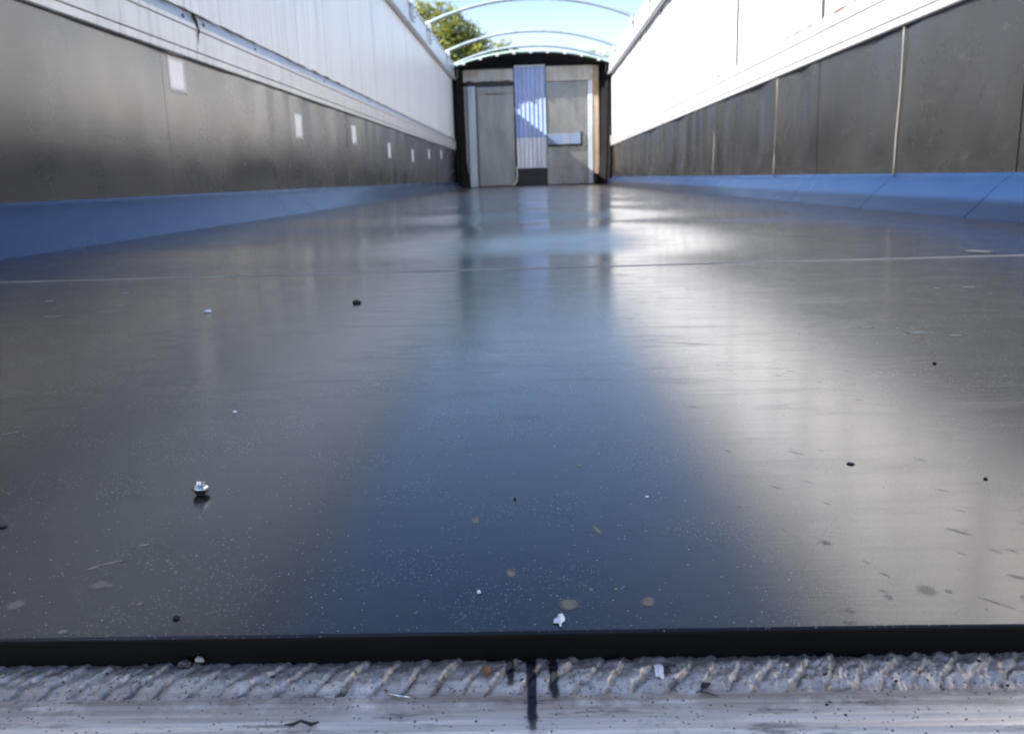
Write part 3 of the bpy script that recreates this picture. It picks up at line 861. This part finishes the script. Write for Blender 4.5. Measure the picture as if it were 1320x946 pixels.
# ragged black strip standing in for the dark gap above the door
vs = []; fs = []
for i in range(41):
    x = -1.0 + .73 * i / 40
    vs += [(x, -.03, 1.508), (x, -.03, 1.582 + .022 * noise.noise(Vector((x * 9, 0, 0))) + .012 * noise.noise(Vector((x * 25, 0, 0))))]
for i in range(40): fs.append((2 * i, 2 * i + 2, 2 * i + 3, 2 * i + 1))
o = mesh_obj('gap_strip', vs, fs, M['seamdark'], EW); o.modifiers.new('s', 'SOLIDIFY').thickness = .006
# ribbed centre column
vs = []; fs = []; nx = 7 * 16
for i in range(nx + 1):
    t = i / nx; ph = (t * 7) % 1
    rib = min(1, max(0, (abs(ph - .5) * 2 - .55) / .22))            # wide pans with raised ribs between
    d = .030 + .010 * rib
    xb = -.246 + t * .456; xt = -.263 + t * .468
    vs.append((xb, xt, -d))
def col_sheet(z0, z1, mat):
    v_ = []
    for xb, xt, y in vs:
        for z in (z0, z1): v_.append((xb + (xt - xb) * (z - .275) / 1.49, y, z))
    f_ = [(2 * i, 2 * i + 2, 2 * i + 3, 2 * i + 1) for i in range(nx)]
    mesh_obj('ribbed_sheet', v_, f_, mat, EW)
col_sheet(.735, 1.765, M['rib']); col_sheet(.275, .732, M['rib_lit'])
ebox('column_cap', -.262, .206, .0, .062, 1.767, 1.795, M['post'], .003)
ebox('kick_plate', -.242, .222, .0, .050, .006, .272, M['rubber'], .006)
# right half: panels, bar, tan edge
ebox('right_panel', .215, .845, .0, .020, .018, 1.545, M['endright'], .004)
ebox('right_panel', .215, .985, .0, .018, 1.553, 1.775, M['header'], .004, label='cream upper panel')
ebox('stile', .850, .925, .0, .040, .018, 1.548, M['post'])
ebox('edge_trim', .928, 1.02, .0, .030, .16, 1.76, M['tan'])
bar = ebox('cross_bar', .235, .735, .021, .075, .618, .775, M['bar'], .006)
bm = bmesh.new(); box(bm, .738, .768, -.070, -.0205, .60, .80); box(bm, .235, .768, -.068, -.0205, .590, .6155)
bm_obj('bar_edging', bm, M['rubber'], bar, bevel=.003)  # black edging along the right end and bottom of the bar
# black corner curtains: rubber folded into the corners, fuller at the foot
for s in (-1, 1):
    vs = []; fs = []; nz = 30; nn = 22
    for j in range(nz + 1):
        z = .004 + 1.80 * j / nz
        foot = max(0, 1 - z / .45)
        for i in range(nn + 1):
            t = i / nn
            w = .165 + .05 * foot + .012 * noise.noise(Vector((z * 2.2, s * 5, 0)))
            x = 1.198 - w * t
            d = .07 * math.sin(t * PI) ** .6 + .16 * (1 - t) + .07 * foot * math.sin(t * PI) + .012 * math.sin(t * 14 + z * 2)
            if t == 1: d = 0
            vs.append((s * x, -d, z))
    for j in range(nz):
        for i in range(nn):
            a = j * (nn + 1) + i
            fs.append((a, a + nn + 1, a + nn + 2, a + 1) if s > 0 else (a, a + 1, a + nn + 2, a + nn + 1))
    mesh_obj('corner_flap', vs, fs, M['flap'], EW, smooth=True)
# hose at the foot of the door
bm = bmesh.new(); tube(bm, [(-.262, -.045, .30), (-.258, -.05, .16), (-.262, -.055, .085), (-.30, -.06, .035), (-.335, -.06, .018)], .011, 8)
bm_obj('hose', bm, M['hose'], EW, smooth=True)
# black arched hood above, reaching toward the camera
HD = .345
N = 36
def xs(i): return -1.19 + 2.38 * i / N
vs = []; fs = []
secs = [(-.0, -.03, 0), (-HD, -.012, 0), (-HD, .012, 0), (.02, .012, 0)]
for i in range(N + 1):
    x = xs(i); zt = arch(x)
    lowb = 1.775 + .02 * (1 - (x / 1.2) ** 2)
    vs += [(x, 0.015, zt - .01), (x, -HD, zt - .01), (x, -HD, zt - .035), (x, -HD + .02, zt - .035), (x, -.06, lowb + .01), (x, -.06, lowb - .01), (x, 0.015, lowb - .01)]
n7 = 7
for i in range(N):
    for k in range(n7):
        a = i * n7 + k; b = i * n7 + (k + 1) % n7
        fs.append((a, a + n7, b + n7, b))
fs.append(tuple(range(n7))); fs.append(tuple(range(N * n7, N * n7 + n7))[::-1])
mesh_obj('hood', vs, fs, M['flap'], EW)
bm = bmesh.new(); tube(bm, [(xs(i), -HD - .004, arch(xs(i)) + .008) for i in range(N + 1)], .013, 8)
bm_obj('hood_trim', bm, M['teal'], EW, smooth=True)
for k in range(9):
    x = -1.0 + k * .25
    bm = bmesh.new(); box(bm, x - .02, x + .02, -HD - .028, -HD - .014, arch(x) - .03, arch(x) + .012); bm_obj('trim_clip', bm, M['toprail'], EW, bevel=.003)

# ------------------------------------------------------------ roof bows with their sockets
def make_bow():
    r = empty('roof_bow', (0, 0, 1.80))
    bm = bmesh.new(); pts = []
    hw, rise, zb = 1.17, .235, .055
    for i in range(33):
        x = -hw + 2 * hw * i / 32
        pts.append((x, 0, zb + rise * (1 - (abs(x) / hw) ** 2.1)))
    pts = [(-hw, 0, -.02)] + pts + [(hw, 0, -.02)]
    tube(bm, pts, .0195, 10); bm_obj('bow_tube', bm, M['bow'], r, smooth=True)
    for s in (-1, 1):
        bm = bmesh.new(); a, b = sorted((s * 1.140, s * 1.118)); box(bm, a, b, -.05, .05, -.16, .05)
        o = bm_obj('bow_socket', bm, M['toprail'], r, bevel=.004)
        for z in (-.12, -.03):
            bm = bmesh.new(); bmesh.ops.create_cone(bm, cap_ends=True, segments=8, radius1=.009, radius2=.008, depth=.010, matrix=Matrix.Rotation(PI / 2, 4, 'Y'))
            bm_obj('bolt', bm, M['darksteel'], o, loc=(s * 1.113, 0, z))
    return r
bow = make_bow()
lab = ['third roof bow from the end wall, whose crown touches the top of the photo', 'galvanised roof bow arching over, next but one to the black hood', 'galvanised roof bow closest above the black hood', 'nearest roof bow, only its ends show at the top of the photo']
for k, y in enumerate((10.45, 12.7, 13.9, 9.0)):
    if k == 0: r = bow
    else:
        r = bow.copy(); link(r)
        for c in bow.children:
            cc = c.copy(); link(cc); cc.parent = r
            for d in c.children:
                dd = d.copy(); link(dd); dd.parent = cc
    r.location = (0, y, 1.775 if k == 2 else 1.80); tag(r, lab[k], 'roof bow', 'roof bows across the open top')

# ------------------------------------------------------------ trees beyond the trailer
def tree(x, y, top, blobs, nleaf, label, seed, leaf=.16):
    """blobs: (dx, dy, z, radius) clumps of the crown, heights above the floor plane"""
    rnd = random.Random(seed); blobs = [(a_, b_, c_, d_ * 1.13) for a_, b_, c_, d_ in blobs]
    r = empty('tree', (x, y, GZ))
    bm = bmesh.new()
    H = top - GZ
    pts = [(0, 0, -.1), (.08, 0, H * .2), (-.05, .1, H * .42), (.05, 0, H * .62)]
    tube(bm, pts, [.34, .27, .22, .14], 10)
    bm_obj('trunk', bm, M['bark'], r, smooth=True)
    bm = bmesh.new()
    for (dx, dy, z, rad) in blobs:
        z0 = H * rnd.uniform(.38, .55)
        e = Vector((dx, dy, z - GZ)); s0 = Vector((0, .05, z0)); mid = s0.lerp(e, .5) + Vector((rnd.uniform(-.2, .2), 0, rnd.uniform(-.3, .1)))
        tube(bm, [s0, mid, e], [.11, .07, .02], 6)
        for _ in range(4):
            q = e + Vector([rnd.gauss(0, .5) * rad for _ in range(3)]); tube(bm, [mid.lerp(e, .6), q], [.035, .008], 4)
    bm_obj('limbs', bm, M['bark'], r, smooth=True)
    vs = []; fs = []; tone = []
    tot = sum(b[3] ** 2 for b in blobs)
    for (dx, dy, z, rad) in blobs:
        # each clump is itself a set of leafy sprays
        n = int(nleaf * rad ** 2 / tot); ns = max(5, int(n / 26))
        sprays = []
        for _ in range(ns):
            d = Vector((rnd.gauss(0, 1), rnd.gauss(0, 1), rnd.gauss(0, 1))).normalized() * rad * rnd.uniform(.35, 1.08)
            sprays.append(Vector((dx, dy, z - GZ)) + Vector((d.x, d.y, d.z * .8)))
        ct = rnd.uniform(-.1, .15)
        for c in sprays:
            tn = min(1, max(0, rnd.gauss(.45, .28) + ct)); sr = rad * rnd.uniform(.12, .26)
            for _ in range(n // ns):
                p = c + Vector((rnd.gauss(0, sr), rnd.gauss(0, sr), rnd.gauss(0, sr * .7)))
                a = Vector((rnd.gauss(0, 1), rnd.gauss(0, 1), rnd.gauss(0, .6))).normalized(); b_ = a.orthogonal().normalized()
                l = leaf * rnd.uniform(.6, 1.3); w = l * .42
                i0 = len(vs)
                vs += [p - a * l * .5, p + b_ * w * .5, p + a * l * .5, p - b_ * w * .5]
                fs.append((i0, i0 + 1, i0 + 2, i0 + 3)); tone += [min(1, max(0, tn + rnd.uniform(-.1, .1)))] * 4
    o = mesh_obj('crown', vs, fs, M['leaf'], r)
    at = o.data.attributes.new('tone', 'FLOAT', 'POINT'); at.data.foreach_set('value', tone)
    tag(r, label, 'tree')
# pixel (px,py) at 40 m : x=(px-688)*40/1130-ish
tree(-3.6, 40, 8.0, [(-.75, 0, 7.25, .62), (-.15, .2, 7.0, .62), (.35, 0, 6.5, .75), (-.2, -.2, 6.1, .8), (.9, .3, 6.1, .72), (1.25, 0, 5.5, .7), (.5, .2, 5.3, 1.0), (-.5, 0, 5.2, .8), (1.6, 0, 5.0, .55), (.2, 0, 4.4, 1.2), (1.3, 0, 4.3, 1.1)],
     16000, 'tall sunlit tree with a loose yellow green crown beyond the left rail', 11)
tree(-1.5, 52, 6.4, [(-.3, 0, 7.35, .55), (.35, 0, 7.1, .5), (.85, 0, 6.8, .45), (0, 0, 5.7, 1.1), (-1.0, 0, 5.8, .9)], 4500, 'low tree showing just over the black arch beside the taller tree', 12)
tree(4.0, 55, 6.9, [(-.3, 0, 7.15, .42), (.5, 0, 6.7, .55), (-.6, 0, 6.2, .5), (.9, 0, 6.0, .7), (.2, 0, 5.5, .9)], 2600, 'small distant tree showing faintly by the right rail under the bows', 13)
